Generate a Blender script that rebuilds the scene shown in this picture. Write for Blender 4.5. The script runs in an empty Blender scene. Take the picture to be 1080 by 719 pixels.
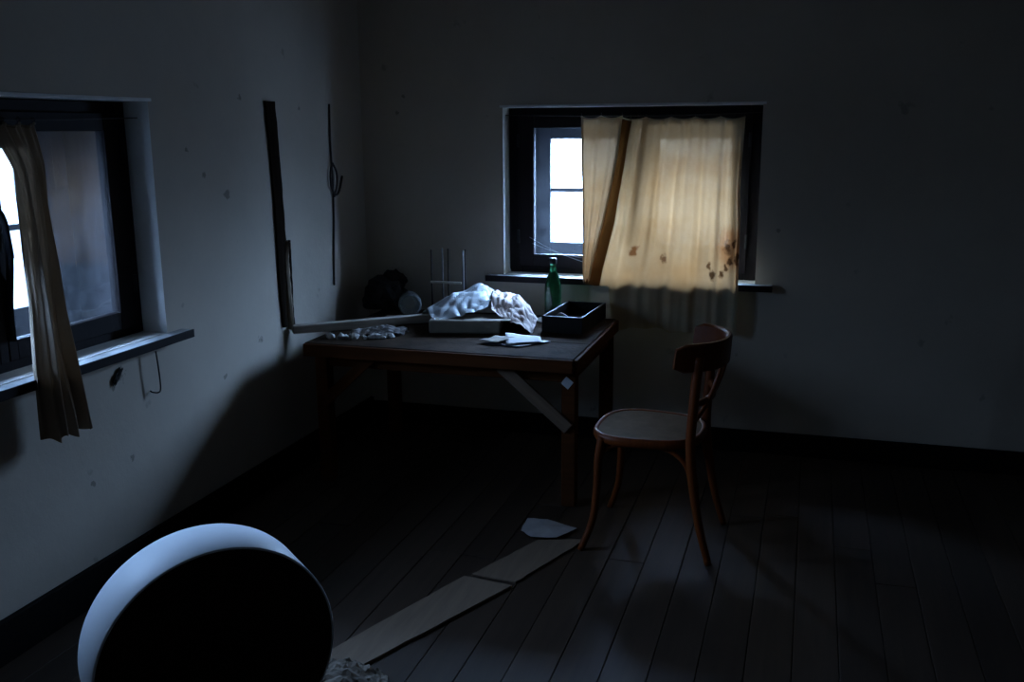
import bpy, bmesh, math, random
from mathutils import Vector, Matrix, noise
from math import sin, cos, pi, radians, sqrt

random.seed(7)
S = bpy.context.scene
COL = S.collection

# ------------------------------------------------------------------ camera
EYE = Vector((0, 0, 1.62))
F_PX, PITCH, YAW, ROLL = 1020.0, radians(12.34), radians(17.13), radians(-0.41)
fw = Vector((-sin(YAW) * cos(PITCH), cos(YAW) * cos(PITCH), -sin(PITCH)))
rt = Vector((cos(YAW), sin(YAW), 0)); up = rt.cross(fw)
r2 = rt * cos(ROLL) + up * sin(ROLL); u2 = -rt * sin(ROLL) + up * cos(ROLL)
cd = bpy.data.cameras.new('camera'); cam = bpy.data.objects.new('camera', cd); COL.objects.link(cam)
cd.sensor_fit = 'HORIZONTAL'; cd.sensor_width = 36.0; cd.lens = F_PX / 1080 * 36.0
cd.clip_start = 0.02; cd.clip_end = 200
cam.matrix_world = Matrix(((r2.x, u2.x, -fw.x, EYE.x), (r2.y, u2.y, -fw.y, EYE.y),
                           (r2.z, u2.z, -fw.z, EYE.z), (0, 0, 0, 1)))
S.camera = cam

# ------------------------------------------------------------------ light: overcast sky through two windows
SKY = (0.46, 0.67, 1.0)
SKY_STRENGTH = 315.0
w = bpy.data.worlds.new('overcast_sky'); S.world = w; w.use_nodes = True
bg = w.node_tree.nodes['Background']
# overcast dome: brightest overhead, paler at the horizon, dim snowy haze below it
_nt = w.node_tree; _tc = _nt.nodes.new('ShaderNodeTexCoord'); _sp = _nt.nodes.new('ShaderNodeSeparateXYZ')
_mr = _nt.nodes.new('ShaderNodeMapRange'); _rp = _nt.nodes.new('ShaderNodeValToRGB')
_nt.links.new(_tc.outputs['Generated'], _sp.inputs[0]); _nt.links.new(_sp.outputs['Z'], _mr.inputs['Value'])
_mr.inputs['From Min'].default_value = -1.0; _mr.inputs['From Max'].default_value = 1.0
_el = _rp.color_ramp.elements
for _k, (_p, _f) in enumerate(((0.0, .06), (.47, .08), (.54, .22), (.75, .75), (1.0, 1.0))):
    if _k >= len(_el): _el.new(_p)
for _k, (_p, _f) in enumerate(((0.0, .06), (.47, .08), (.54, .22), (.75, .75), (1.0, 1.0))):
    _el[_k].position = _p; _el[_k].color = (SKY[0] * _f, SKY[1] * _f, SKY[2] * _f, 1)
_nt.links.new(_mr.outputs[0], _rp.inputs[0]); _nt.links.new(_rp.outputs[0], bg.inputs[0])
bg.inputs[1].default_value = SKY_STRENGTH
S.view_settings.view_transform = 'Standard'; S.view_settings.look = 'None'
S.view_settings.exposure = 0.0; S.view_settings.gamma = 1.0; S.view_settings.use_curve_mapping = False
try:
    S.cycles.use_denoising = True
    S.cycles.max_bounces = 10; S.cycles.diffuse_bounces = 6; S.cycles.transparent_max_bounces = 24
    S.cycles.sample_clamp_indirect = 4.0
except Exception:
    pass

# main dimensions (metres)
WX, WY = -2.34, 4.87            # inner faces of the left and back wall
RX, FY, CZ = 3.1, -1.6, 2.65    # right wall, wall behind, ceiling
TH = 0.46                       # wall thickness
WIN_W, WIN_H = 1.30, 0.862      # window opening
BWX, BWZ = -0.893, 0.867        # back window centre, sill level
LWY, LWZ = 2.44, 0.867          # left window centre, sill level

def portal(name, loc, rz):
    l = bpy.data.lights.new(name, 'AREA'); l.shape = 'RECTANGLE'; l.size = 1.1; l.size_y = 0.75
    l.cycles.is_portal = True
    o = bpy.data.objects.new(name, l); COL.objects.link(o); o.location = loc
    o.rotation_euler = (radians(-90), 0, rz)
portal('sky_portal', (BWX, WY + TH + .005, BWZ + WIN_H / 2), 0)
portal('sky_portal', (WX - TH - .005, LWY, LWZ + WIN_H / 2), radians(90))

# ------------------------------------------------------------------ materials
def nodes(name):
    m = bpy.data.materials.new(name); m.use_nodes = True
    nt = m.node_tree; b = nt.nodes['Principled BSDF']
    return m, nt, b
def L(nt, a, b): nt.links.new(a, b)
def N(nt, t, **kw):
    n = nt.nodes.new(t)
    for k, v in kw.items(): setattr(n, k, v)
    return n
def coords(nt, kind='Object', scale=(1, 1, 1), loc=(0, 0, 0)):
    tc = N(nt, 'ShaderNodeTexCoord'); mp = N(nt, 'ShaderNodeMapping')
    mp.inputs['Scale'].default_value = scale; mp.inputs['Location'].default_value = loc
    L(nt, tc.outputs[kind], mp.inputs[0]); return mp.outputs[0]
def noise_tex(nt, vec, scale, detail=4, rough=.55):
    n = N(nt, 'ShaderNodeTexNoise'); n.inputs['Scale'].default_value = scale
    n.inputs['Detail'].default_value = detail; n.inputs['Roughness'].default_value = rough
    L(nt, vec, n.inputs['Vector']); return n.outputs['Fac']
def ramp(nt, fac, stops):
    r = N(nt, 'ShaderNodeValToRGB'); e = r.color_ramp.elements
    while len(e) < len(stops): e.new(.5)
    for k, (p, c) in enumerate(stops):
        e[k].position = p; e[k].color = (*c, 1) if len(c) == 3 else c
    L(nt, fac, r.inputs[0]); return r.outputs[0]
def mixc(nt, fac, a, b, mode='MIX'):
    n = N(nt, 'ShaderNodeMix', data_type='RGBA', blend_type=mode)
    for sock, v in ((n.inputs[0], fac), (n.inputs[6], a), (n.inputs[7], b)):
        if hasattr(v, 'is_linked'): L(nt, v, sock)
        elif isinstance(v, (int, float)): sock.default_value = v
        else: sock.default_value = (*v, 1)
    return n.outputs[2]
def math_(nt, op, a, b=0.0, c=None):
    n = N(nt, 'ShaderNodeMath', operation=op)
    for k, v in enumerate((a, b) if c is None else (a, b, c)):
        if hasattr(v, 'is_linked'): L(nt, v, n.inputs[k])
        else: n.inputs[k].default_value = v
    return n.outputs[0]
def bump(nt, b, fac, strength=.3, dist=.01):
    n = N(nt, 'ShaderNodeBump'); n.inputs['Strength'].default_value = strength
    n.inputs['Distance'].default_value = dist; L(nt, fac, n.inputs['Height'])
    L(nt, n.outputs[0], b.inputs['Normal'])
def sc3(c, k): return tuple(min(1, v * k) for v in c)

def mottled(name, col, rough=.8, scale=6, var=.25, bmp=.2, spec=.3, kind='Object', stretch=(1, 1, 1)):
    m, nt, b = nodes(name); v = coords(nt, kind, stretch)
    f = noise_tex(nt, v, scale, 6)
    c = ramp(nt, f, [(.3, sc3(col, 1 - var)), (.7, sc3(col, 1 + var))])
    L(nt, c, b.inputs['Base Color']); b.inputs['Roughness'].default_value = rough
    b.inputs['Specular IOR Level'].default_value = spec
    if bmp: bump(nt, b, noise_tex(nt, v, scale * 5, 5), bmp)
    return m
def wood(name, col, axis=0, rough=.6, var=.35, spec=.3, scale=14):
    st = [1, 1, 1]; st[axis] = .08
    m, nt, b = nodes(name); v = coords(nt, 'Object', tuple(st))
    info = N(nt, 'ShaderNodeObjectInfo')
    f = noise_tex(nt, v, scale, 8, .65); g = noise_tex(nt, v, scale * 4, 4)
    f2 = math_(nt, 'MULTIPLY_ADD', g, .35, math_(nt, 'MULTIPLY', f, .65))
    c = ramp(nt, f2, [(.3, sc3(col, 1 - var)), (.7, sc3(col, 1 + var))])
    k = math_(nt, 'MULTIPLY_ADD', info.outputs['Random'], .35, .82)
    cc = N(nt, 'ShaderNodeVectorMath', operation='SCALE'); L(nt, c, cc.inputs[0]); L(nt, k, cc.inputs['Scale'])
    L(nt, cc.outputs[0], b.inputs['Base Color']); b.inputs['Roughness'].default_value = rough
    b.inputs['Specular IOR Level'].default_value = spec
    bump(nt, b, f2, .25, .004); return m

def plaster(name, col, spots=()):
    """old distempered plaster; spots = (x, y, z, radius) stains with a shape of their own"""
    m, nt, b = nodes(name); v = coords(nt)
    big = noise_tex(nt, v, 1.3, 5); fine = noise_tex(nt, v, 22, 6, .7)
    c = ramp(nt, big, [(.3, sc3(col, .86)), (.72, sc3(col, 1.08))])
    c = mixc(nt, math_(nt, 'MULTIPLY', fine, .18), c, sc3(col, .55))
    sp = noise_tex(nt, v, 9, 3, .5)                       # scattered small flecks
    fl = ramp(nt, sp, [(.70, (0, 0, 0)), (.76, (1, 1, 1))])
    c = mixc(nt, math_(nt, 'MULTIPLY', fl, .45), c, sc3(col, .35))
    for (x, y, z, r) in spots:
        tc = N(nt, 'ShaderNodeTexCoord')
        d = N(nt, 'ShaderNodeVectorMath', operation='DISTANCE'); L(nt, tc.outputs['Object'], d.inputs[0])
        d.inputs[1].default_value = (x, y, z)
        dd = math_(nt, 'ADD', d.outputs['Value'], math_(nt, 'MULTIPLY', math_(nt, 'SUBTRACT', noise_tex(nt, v, 26, 4, .7), .5), r * 5.0))
        mk = ramp(nt, math_(nt, 'DIVIDE', dd, r * 2), [(.28, (1, 1, 1)), (.5, (0, 0, 0))])
        c = mixc(nt, math_(nt, 'MULTIPLY', mk, .5), c, (.05, .045, .04))
    L(nt, c, b.inputs['Base Color']); b.inputs['Roughness'].default_value = .92
    b.inputs['Specular IOR Level'].default_value = .12
    h = math_(nt, 'MULTIPLY_ADD', fine, .4, noise_tex(nt, v, 5, 4))
    bump(nt, b, h, .22, .012); return m

def glass_mat(name, tint, dirt=.06, ior=1.75):
    """thin old pane: reflects on its front side, lets light through, a film of dust"""
    m = bpy.data.materials.new(name); m.use_nodes = True; nt = m.node_tree; nt.nodes.clear()
    out = N(nt, 'ShaderNodeOutputMaterial')
    tr = N(nt, 'ShaderNodeBsdfTransparent'); tr.inputs[0].default_value = (*tint, 1)
    gl = N(nt, 'ShaderNodeBsdfGlossy'); gl.inputs['Roughness'].default_value = .03
    fr = N(nt, 'ShaderNodeFresnel'); fr.inputs['IOR'].default_value = ior
    geo = N(nt, 'ShaderNodeNewGeometry')
    k = math_(nt, 'MULTIPLY', fr.outputs[0], math_(nt, 'SUBTRACT', 1.0, geo.outputs['Backfacing']))
    mx = N(nt, 'ShaderNodeMixShader'); L(nt, k, mx.inputs[0]); L(nt, tr.outputs[0], mx.inputs[1]); L(nt, gl.outputs[0], mx.inputs[2])
    di = N(nt, 'ShaderNodeBsdfDiffuse'); di.inputs[0].default_value = (.42, .45, .48, 1)
    tl = N(nt, 'ShaderNodeBsdfTranslucent'); tl.inputs[0].default_value = (.42, .45, .48, 1)
    dm = N(nt, 'ShaderNodeMixShader'); dm.inputs[0].default_value = .5
    L(nt, di.outputs[0], dm.inputs[1]); L(nt, tl.outputs[0], dm.inputs[2])
    v = coords(nt); f = noise_tex(nt, v, 11, 6, .7)
    d = math_(nt, 'MULTIPLY', ramp(nt, f, [(.35, (.4, .4, .4)), (.8, (1.6, 1.6, 1.6))]), dirt)
    m2 = N(nt, 'ShaderNodeMixShader'); L(nt, d, m2.inputs[0]); L(nt, mx.outputs[0], m2.inputs[1]); L(nt, dm.outputs[0], m2.inputs[2])
    L(nt, m2.outputs[0], out.inputs[0]); return m

def cloth_mat(name, col, thru, trans=.5, stains=(), rust=None, weave_open=.009):
    """thin yellowed curtain cloth: part reflects, part lets light through; stains given in UV"""
    m = bpy.data.materials.new(name); m.use_nodes = True; nt = m.node_tree; nt.nodes.clear()
    out = N(nt, 'ShaderNodeOutputMaterial')
    uv = N(nt, 'ShaderNodeTexCoord'); v = coords(nt)
    big = noise_tex(nt, v, 4.5, 4); fine = noise_tex(nt, v, 60, 5, .7)
    sep = N(nt, 'ShaderNodeSeparateXYZ'); L(nt, uv.outputs['UV'], sep.inputs[0])
    stain = math_(nt, 'MULTIPLY', ramp(nt, big, [(.40, (0, 0, 0)), (.70, (1, 1, 1))]), .55)
    c = mixc(nt, stain, (1, 1, 1), (.74, .54, .28))
    c = mixc(nt, math_(nt, 'MULTIPLY', fine, .25), c, (.70, .62, .50))
    wob = N(nt, 'ShaderNodeVectorMath', operation='SCALE')
    wn = N(nt, 'ShaderNodeTexNoise'); wn.inputs['Scale'].default_value = 30; L(nt, v, wn.inputs['Vector'])
    L(nt, wn.outputs['Color'], wob.inputs[0]); wob.inputs['Scale'].default_value = .05
    uvw = N(nt, 'ShaderNodeVectorMath', operation='ADD'); L(nt, uv.outputs['UV'], uvw.inputs[0]); L(nt, wob.outputs[0], uvw.inputs[1])
    for (su, sv, r, scol, amt) in stains:
        d = N(nt, 'ShaderNodeVectorMath', operation='DISTANCE'); L(nt, uvw.outputs[0], d.inputs[0])
        r = r * .8
        d.inputs[1].default_value = (su + .025, sv + .025, .025)
        mk = ramp(nt, math_(nt, 'DIVIDE', d.outputs['Value'], r * 2), [(.25, (1, 1, 1)), (.5, (0, 0, 0))])
        c = mixc(nt, math_(nt, 'MULTIPLY', mk, amt), c, scol)
    if rust:                                              # brownish tide mark along the hem
        k = ramp(nt, math_(nt, 'ADD', sep.outputs['Y'], math_(nt, 'MULTIPLY', math_(nt, 'SUBTRACT', big, .5), .35)),
                 [(rust[0], (0, 0, 0)), (rust[1], (1, 1, 1))])
        c = mixc(nt, math_(nt, 'MULTIPLY', k, rust[2]), c, (.85, .60, .40))
    def tinted(base):
        return mixc(nt, 1.0, c, base, 'MULTIPLY')
    di = N(nt, 'ShaderNodeBsdfDiffuse'); L(nt, tinted(col), di.inputs[0])
    tl = N(nt, 'ShaderNodeBsdfTranslucent'); L(nt, tinted(thru), tl.inputs[0])
    weave = N(nt, 'ShaderNodeTexNoise'); weave.inputs['Scale'].default_value = 160; L(nt, v, weave.inputs['Vector'])
    bp = N(nt, 'ShaderNodeBump'); bp.inputs['Strength'].default_value = .12; bp.inputs['Distance'].default_value = .002
    L(nt, weave.outputs['Fac'], bp.inputs['Height']); L(nt, bp.outputs[0], di.inputs['Normal'])
    mx = N(nt, 'ShaderNodeMixShader'); mx.inputs[0].default_value = trans
    L(nt, di.outputs[0], mx.inputs[1]); L(nt, tl.outputs[0], mx.inputs[2])
    tp = N(nt, 'ShaderNodeBsdfTransparent'); tp.inputs[0].default_value = (.95, .62, .36, 1)   # pores of the open weave
    m3 = N(nt, 'ShaderNodeMixShader'); m3.inputs[0].default_value = weave_open
    L(nt, mx.outputs[0], m3.inputs[1]); L(nt, tp.outputs[0], m3.inputs[2]); L(nt, m3.outputs[0], out.inputs[0])
    return m

M = {}
PL = (.59, .52, .435)
M['wall_l'] = plaster('left_wall_plaster', PL, [(-2.34, 2.79, .765, .03), (-2.34, 2.77, .73, .012), (-2.34, 3.56, 1.36, .02), (-2.34, 3.40, 1.45, .013),
                                                (-2.34, 3.30, 1.55, .012), (-2.34, 2.62, .42, .012), (-2.34, 2.83, .45, .014), (-2.34, 3.74, .70, .018),
                                                (-2.34, 3.70, 1.76, .012), (-2.34, 3.45, .60, .012), (-2.34, 4.2, 1.72, .016)])
M['wall_b'] = plaster('back_wall_plaster', (.61, .515, .41), [(-2.09, 4.87, 1.79, .012), (-2.13, 4.87, 1.71, .01), (-.14, 4.87, 1.13, .012)])
M['wall_o'] = plaster('room_plaster', (.61, .515, .41))
M['whitewash'] = mottled('whitewashed_reveal', (.84, .82, .78), .9, 8, .06, .25, .1)
M['ceiling'] = plaster('ceiling_plaster', (.52, .51, .49))
M['base'] = wood('dark_baseboard_paint', (.007, .006, .0055), 0, .8, .35, .08)
M['floor'] = wood('worn_grey_floorboard', (.044, .027, .017), 1, .6, .3, .3, 10)
M['subfloor'] = mottled('dark_floor_gap', (.012, .010, .009))
M['frame'] = wood('dark_brown_window_paint', (.009, .0055, .006), 2, .6, .35, .12)
M['outer'] = mottled('blue_grey_window_paint', (.06, .06, .075), .6, 8, .25)
M['lining'] = wood('dark_lining_boards', (.035, .032, .034), 2, .7)
M['bead'] = mottled('pale_lit_edge_paint', (.85, .83, .80), .8, 12, .1, .1)  # pale colour stands for the lintel edge's highlight and paint chips
M['sill'] = mottled('weathered_sill_paint', (.42, .42, .42), .7, 9, .35, .3)
M['glass'] = glass_mat('dusty_pane_glass', (.90, .93, .96), .012)
M['glass_o'] = glass_mat('outer_pane_glass', (.90, .93, .96), .012)
M['glass_d'] = glass_mat('dustier_pane_glass', (.88, .92, .95), .03)
M['glass_l'] = glass_mat('dimmed_outer_pane_glass', (.45, .46, .48), .03)  # tint darkened to cut daylight from the left window, plus a dust film
M['curtain'] = cloth_mat('yellowed_curtain', (.60, .52, .37), (.37, .195, .082), .20,
    stains=[(.24, .625, .040, (.30, .13, .05), .9), (.45, .665, .030, (.20, .12, .09), .9),
            (.93, .60, .15, (.62, .30, .13), .6), (.905, .60, .045, (.07, .035, .025), .97), (.96, .575, .032, (.06, .03, .02), .97), (.93, .655, .036, (.06, .03, .02), .97),
            (.80, .725, .040, (.04, .025, .02), .97), (.87, .72, .032, (.06, .03, .02), .97), (.985, .64, .036, (.06, .03, .02), .97),
            (.90, .69, .026, (.07, .04, .025), .95), (.77, .69, .026, (.09, .05, .03), .9)],
    rust=(.50, .82, .12))
M['hem'] = cloth_mat('doubled_shade_hem', (.10, .042, .014), (.32, .12, .035), .10, weave_open=.0)  # browner than the curtain: shade of the doubled fold put into the colour
M['curtain_b'] = cloth_mat('yellowed_curtain_narrow', (.60, .52, .37), (.37, .195, .082), .20, rust=(.55, .95, .3))
M['curtain_l'] = cloth_mat('dull_striped_curtain', (.36, .30, .24), (.18, .11, .06), .06, rust=(.6, 1.0, .25))
M['desk'] = wood('orange_brown_desk_wood', (.085, .028, .009), 0, .85, .35, .06)
M['desk_top'] = mottled('dusty_desk_top', (.034, .021, .013), .95, 9, .45, .3, .04)
M['brace'] = wood('pale_raw_wood', (.17, .11, .07), 0, .7)
M['bent'] = wood('orange_bentwood', (.14, .030, .004), 2, .45, .3, .25)
M['seat'] = mottled('faded_seat_ply', (.13, .085, .05), .9, 12, .2, .1, .08)
M['plastic'] = mottled('crumpled_white_plastic', (.48, .51, .54), .45, 10, .08, .1, .5)
M['paper'] = mottled('white_paper', (.50, .50, .51), .8, 12, .08, .05)
M['dull_paper'] = mottled('dirty_white_paper', (.36, .34, .33), .9, 12, .15, .1, .1)
M['cloth'] = mottled('pinkish_white_cloth', (.66, .54, .50), .85, 14, .12, .3)
M['card'] = mottled('grey_cardboard', (.26, .225, .175), .85, 8, .25, .15)
M['folder'] = mottled('black_folder', (.02, .022, .028), .5, 8, .2, .05)
M['strap'] = mottled('black_webbing', (.008, .008, .009), .95, 30, .3, .2, .03)
M['tray'] = mottled('black_tray_paint', (.011, .010, .010), .6, 12, .3, .1, .2)
M['steel'] = mottled('dull_steel', (.20, .20, .20), .45, 20, .3, .1, .5)
M['rust'] = mottled('rusty_wire', (.045, .035, .03), .7, 30, .4, .2)
M['pale'] = mottled('pale_bar_wood', (.85, .80, .68), .7, 30, .2, .1)
M['heap'] = mottled('sooty_dark_cloth', (.018, .015, .014), .95, 14, .5, .6)
M['batten'] = wood('grey_weathered_batten', (.42, .37, .31), 0, .75)
M['plaster_bit'] = mottled('plaster_rubble', (.55, .53, .50), .95, 30, .25, .5)
M['rim'] = mottled('white_satin_rim', (.86, .90, .95), .5, 3, .04, .0, .35)
M['wheelface'] = mottled('dark_red_brown_face', (.020, .007, .006), .75, 7, .4, .2, .2)
M['iron'] = mottled('black_iron', (.008, .008, .009), .5, 20, .3, .1)
M['floorboard_loose'] = wood('pale_loose_board', (.17, .12, .082), 1, .75, .2)
M['crumple'] = mottled('brown_crumpled_paper', (.20, .165, .13), .85, 10, .3, .3)
M['strip'] = wood('black_tarred_lath', (.014, .009, .006), 2, .95, .35, .03)
M['sliver'] = wood('split_pale_lath', (.34, .27, .20), 2, .9, .35, .05)
M['web'] = mottled('cobweb_thread', (.75, .77, .80), .9, 10, .05, 0)
m, nt, b = nodes('green_bottle_glass')
b.inputs['Base Color'].default_value = (.03, .17, .07, 1); b.inputs['Roughness'].default_value = .06
b.inputs['Transmission Weight'].default_value = .75; b.inputs['IOR'].default_value = 1.45
M['bottle'] = m
m, nt, b = nodes('dusty_clear_jar_glass')
b.inputs['Base Color'].default_value = (.75, .80, .80, 1); b.inputs['Roughness'].default_value = .22
b.inputs['Transmission Weight'].default_value = .85; b.inputs['IOR'].default_value = 1.4
M['jar'] = m

# ------------------------------------------------------------------ mesh helpers
def empty(name, loc=(0, 0, 0), rz=0.0, **props):
    o = bpy.data.objects.new(name, None); COL.objects.link(o)
    o.location = loc; o.rotation_euler = (0, 0, rz); o.empty_display_size = .1
    for k, v in props.items(): o[k] = v
    return o
def tag(o, label=None, category=None, group=None, kind=None):
    if label: o['label'] = label
    if category: o['category'] = category
    if group: o['group'] = group
    if kind: o['kind'] = kind
    return o
def obj(name, bm, mat, parent=None, loc=(0, 0, 0), rot=(0, 0, 0), smooth=False, origin=None):
    bmesh.ops.recalc_face_normals(bm, faces=bm.faces)
    me = bpy.data.meshes.new(name)
    if origin is not None:
        bmesh.ops.translate(bm, verts=bm.verts, vec=-Vector(origin)); loc = origin
    bm.to_mesh(me); bm.free()
    me.materials.append(M[mat] if isinstance(mat, str) else mat)
    for p in me.polygons: p.use_smooth = smooth
    o = bpy.data.objects.new(name, me); COL.objects.link(o)
    o.location = loc; o.rotation_euler = rot
    if parent: o.parent = parent
    return o
def box(bm, c, s, bev=0.0, rz=0.0, mat=None):
    g = bmesh.ops.create_cube(bm, size=1.0)
    T = Matrix.Translation(Vector(c)) @ (mat if mat is not None else Matrix.Rotation(rz, 4, 'Z')) @ Matrix.Diagonal((*s, 1))
    bmesh.ops.transform(bm, matrix=T, verts=g['verts'])
    if bev > 0:
        es = list({e for v in g['verts'] for e in v.link_edges})
        bmesh.ops.bevel(bm, geom=es, offset=bev, segments=2, affect='EDGES', profile=.5)
    return bm
def B(): return bmesh.new()
def bxo(name, c, s, mat, parent=None, bev=0.004, rz=0.0):
    """single bevelled box object, its origin in its middle"""
    return obj(name, box(B(), (0, 0, 0), s, bev), mat, parent, loc=c, rot=(0, 0, rz))
def beam(name, a, b_, wd, ht, mat, parent=None, bev=.003, upv=(0, 0, 1)):
    a, b_ = Vector(a), Vector(b_); d = b_ - a; x = d.normalized(); y = Vector(upv).cross(x).normalized(); z = x.cross(y)
    R = Matrix((x, y, z)).transposed()
    o = obj(name, box(B(), (0, 0, 0), (d.length, wd, ht), bev), mat, parent)
    o.matrix_local = Matrix.Translation((a + b_) / 2) @ R.to_4x4(); return o
def catmull(pts, n=8, closed=False):
    P = [Vector(p) for p in pts]; out = []; m = len(P)
    for i in range(m if closed else m - 1):
        p0 = P[(i - 1) % m] if closed or i > 0 else P[0] * 2 - P[1]
        p1 = P[i]; p2 = P[(i + 1) % m]
        p3 = P[(i + 2) % m] if closed or i + 2 < m else P[-1] * 2 - P[-2]
        for k in range(n):
            t = k / n
            out.append(.5 * ((2 * p1) + (-p0 + p2) * t + (2 * p0 - 5 * p1 + 4 * p2 - p3) * t * t + (-p0 + 3 * p1 - 3 * p2 + p3) * t ** 3))
    if not closed: out.append(P[-1])
    return out
def tube(bm, pts, r, seg=8, closed=False, flat=None, rr=None):
    """sweep a round (or flat = (w, h) elliptical) section along pts"""
    P = [Vector(p) for p in pts]; n = len(P); rings = []
    ref = Vector((0, 0, 1)); prev = None
    for i in range(n):
        t = (P[(i + 1) % n] - P[i - 1]) if closed else (P[min(i + 1, n - 1)] - P[max(i - 1, 0)])
        t.normalize()
        if prev is None:
            a = ref if abs(t.dot(ref)) < .9 else Vector((1, 0, 0))
            x = (a - t * a.dot(t)).normalized()
        else:
            x = (prev - t * prev.dot(t)).normalized()
        prev = x; y = t.cross(x)
        ri = rr(i / (n - 1)) * r if rr else r
        rx, ry = (flat if flat else (ri, ri))
        rings.append([bm.verts.new(P[i] + x * (cos(2 * pi * k / seg) * rx) + y * (sin(2 * pi * k / seg) * ry)) for k in range(seg)])
    for i in range(n if closed else n - 1):
        A, Bq = rings[i], rings[(i + 1) % n]
        for k in range(seg):
            bm.faces.new((A[k], A[(k + 1) % seg], Bq[(k + 1) % seg], Bq[k]))
    if not closed:
        bm.faces.new(rings[0][::-1]); bm.faces.new(rings[-1])
    return bm
def lathe(bm, prof, seg=32, cap=True):
    rings = [[bm.verts.new((r * cos(2 * pi * k / seg), r * sin(2 * pi * k / seg), z)) for k in range(seg)] for r, z in prof]
    for A, Bq in zip(rings, rings[1:]):
        for k in range(seg): bm.faces.new((A[k], A[(k + 1) % seg], Bq[(k + 1) % seg], Bq[k]))
    if cap: bm.faces.new(rings[0][::-1]); bm.faces.new(rings[-1])
    return bm
def grid_mesh(bm, fn, nu, nv, uv=True):
    """fn(u, v) -> point, u, v in 0..1"""
    V = [[bm.verts.new(fn(i / nu, j / nv)) for i in range(nu + 1)] for j in range(nv + 1)]
    lay = bm.loops.layers.uv.new('UVMap') if uv else None
    for j in range(nv):
        for i in range(nu):
            f = bm.faces.new((V[j][i], V[j][i + 1], V[j + 1][i + 1], V[j + 1][i]))
            if uv:
                for lp, (a, c) in zip(f.loops, ((i, j), (i + 1, j), (i + 1, j + 1), (i, j + 1))):
                    lp[lay].uv = (a / nu, c / nv)
    return bm
def lump(bm, c, s, seed, sub=2, amp=.3, freq=3.0, flat=True):
    g = bmesh.ops.create_icosphere(bm, subdivisions=sub, radius=1.0)
    for v in g['verts']:
        k = 1 + amp * noise.noise(v.co * freq * .5 + Vector((seed * 3.1, seed * 1.7, seed)))
        v.co = Vector((v.co.x * s[0] * k, v.co.y * s[1] * k, v.co.z * s[2] * k))
        if flat: v.co.z = max(v.co.z, -s[2] * .55)
        v.co += Vector(c)
    return bm

# ------------------------------------------------------------------ room shell
def wall_hole(name, width0, width1, height, hole, mat, rz, loc):
    """wall standing on local x from width0 to width1, thickness along local +y, hole = (x0, x1, z0, z1)"""
    bm = B(); x0, x1, z0, z1 = hole
    xs, zs = [width0, x0, x1, width1], [-.12, z0, z1, height]
    for y in (0, TH):
        for i in range(3):
            for k in range(3):
                if i == 1 and k == 1: continue
                bm.faces.new([bm.verts.new(p) for p in ((xs[i], y, zs[k]), (xs[i + 1], y, zs[k]), (xs[i + 1], y, zs[k + 1]), (xs[i], y, zs[k + 1]))])
    def q(*p): bm.faces.new([bm.verts.new(a) for a in p])
    for xx in (x0, x1, width0, width1):
        a, c = (z0, z1) if xx in (x0, x1) else (-.12, height)
        q((xx, 0, a), (xx, TH, a), (xx, TH, c), (xx, 0, c))
    for zz in (z0, z1, -.12, height):
        a, c = (x0, x1) if zz in (z0, z1) else (width0, width1)
        q((a, 0, zz), (a, TH, zz), (c, TH, zz), (c, 0, zz))
    bmesh.ops.remove_doubles(bm, verts=bm.verts, dist=1e-5)
    o = obj(name, bm, mat, loc=loc, rot=(0, 0, rz)); o['kind'] = 'structure'
    o.data.materials.append(M['whitewash'])                  # the window reveals are whitewashed
    for p in o.data.polygons:
        c = p.center
        if abs(p.normal.y) < .5 and x0 - .01 < c.x < x1 + .01 and z0 - .01 < c.z < z1 + .01: p.material_index = 1
    return o
hw = WIN_W / 2
# meshes stay in world coordinates for the plaster stains: back wall local = world offset by WY
def shift(o, off):
    o.data.transform(Matrix.Translation(off)); return o
wb = wall_hole('wall_back', WX - TH, RX + .2, CZ, (BWX - hw, BWX + hw, BWZ, BWZ + WIN_H), 'wall_b', 0, (0, 0, 0))
wb.data.transform(Matrix.Translation((0, WY, 0)))
wl = wall_hole('wall_left', FY - .2, WY, CZ, (LWY - hw, LWY + hw, LWZ, LWZ + WIN_H), 'wall_l', 0, (0, 0, 0))
wl.data.transform(Matrix.Translation((WX, 0, 0)) @ Matrix.Rotation(radians(90), 4, 'Z'))
tag(wb, 'grey-white plaster back wall around the curtained window', None); tag(wl, 'bluish lit plaster wall with the deep window on the left')
def slab(name, a, b_, mat):
    c = [(p + q) / 2 for p, q in zip(a, b_)]; s = [abs(q - p) for p, q in zip(a, b_)]
    o = obj(name, box(B(), (0, 0, 0), s), mat, loc=c); o['kind'] = 'structure'; return o
tag(slab('wall_right', (RX, FY - .2, -.12), (RX + .2, WY, CZ), 'wall_o'), 'plain plaster wall at the right of the room')
tag(slab('wall_front', (WX, FY - .2, -.12), (RX, FY, CZ), 'wall_o'), 'plain plaster wall behind the viewer')
tag(slab('ceiling', (WX - TH, FY - .2, CZ), (RX + .2, WY + TH, CZ + .1), 'ceiling'), 'plain plaster ceiling')
fl = slab('floor', (WX, FY, -.12), (RX, WY, -.022), 'subfloor')
tag(fl, 'worn grey-brown plank floor running toward the back wall')
fl_c = Vector(fl.location)
PWD = .139; x = WX; k = 0
plank_cache = {}
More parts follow.
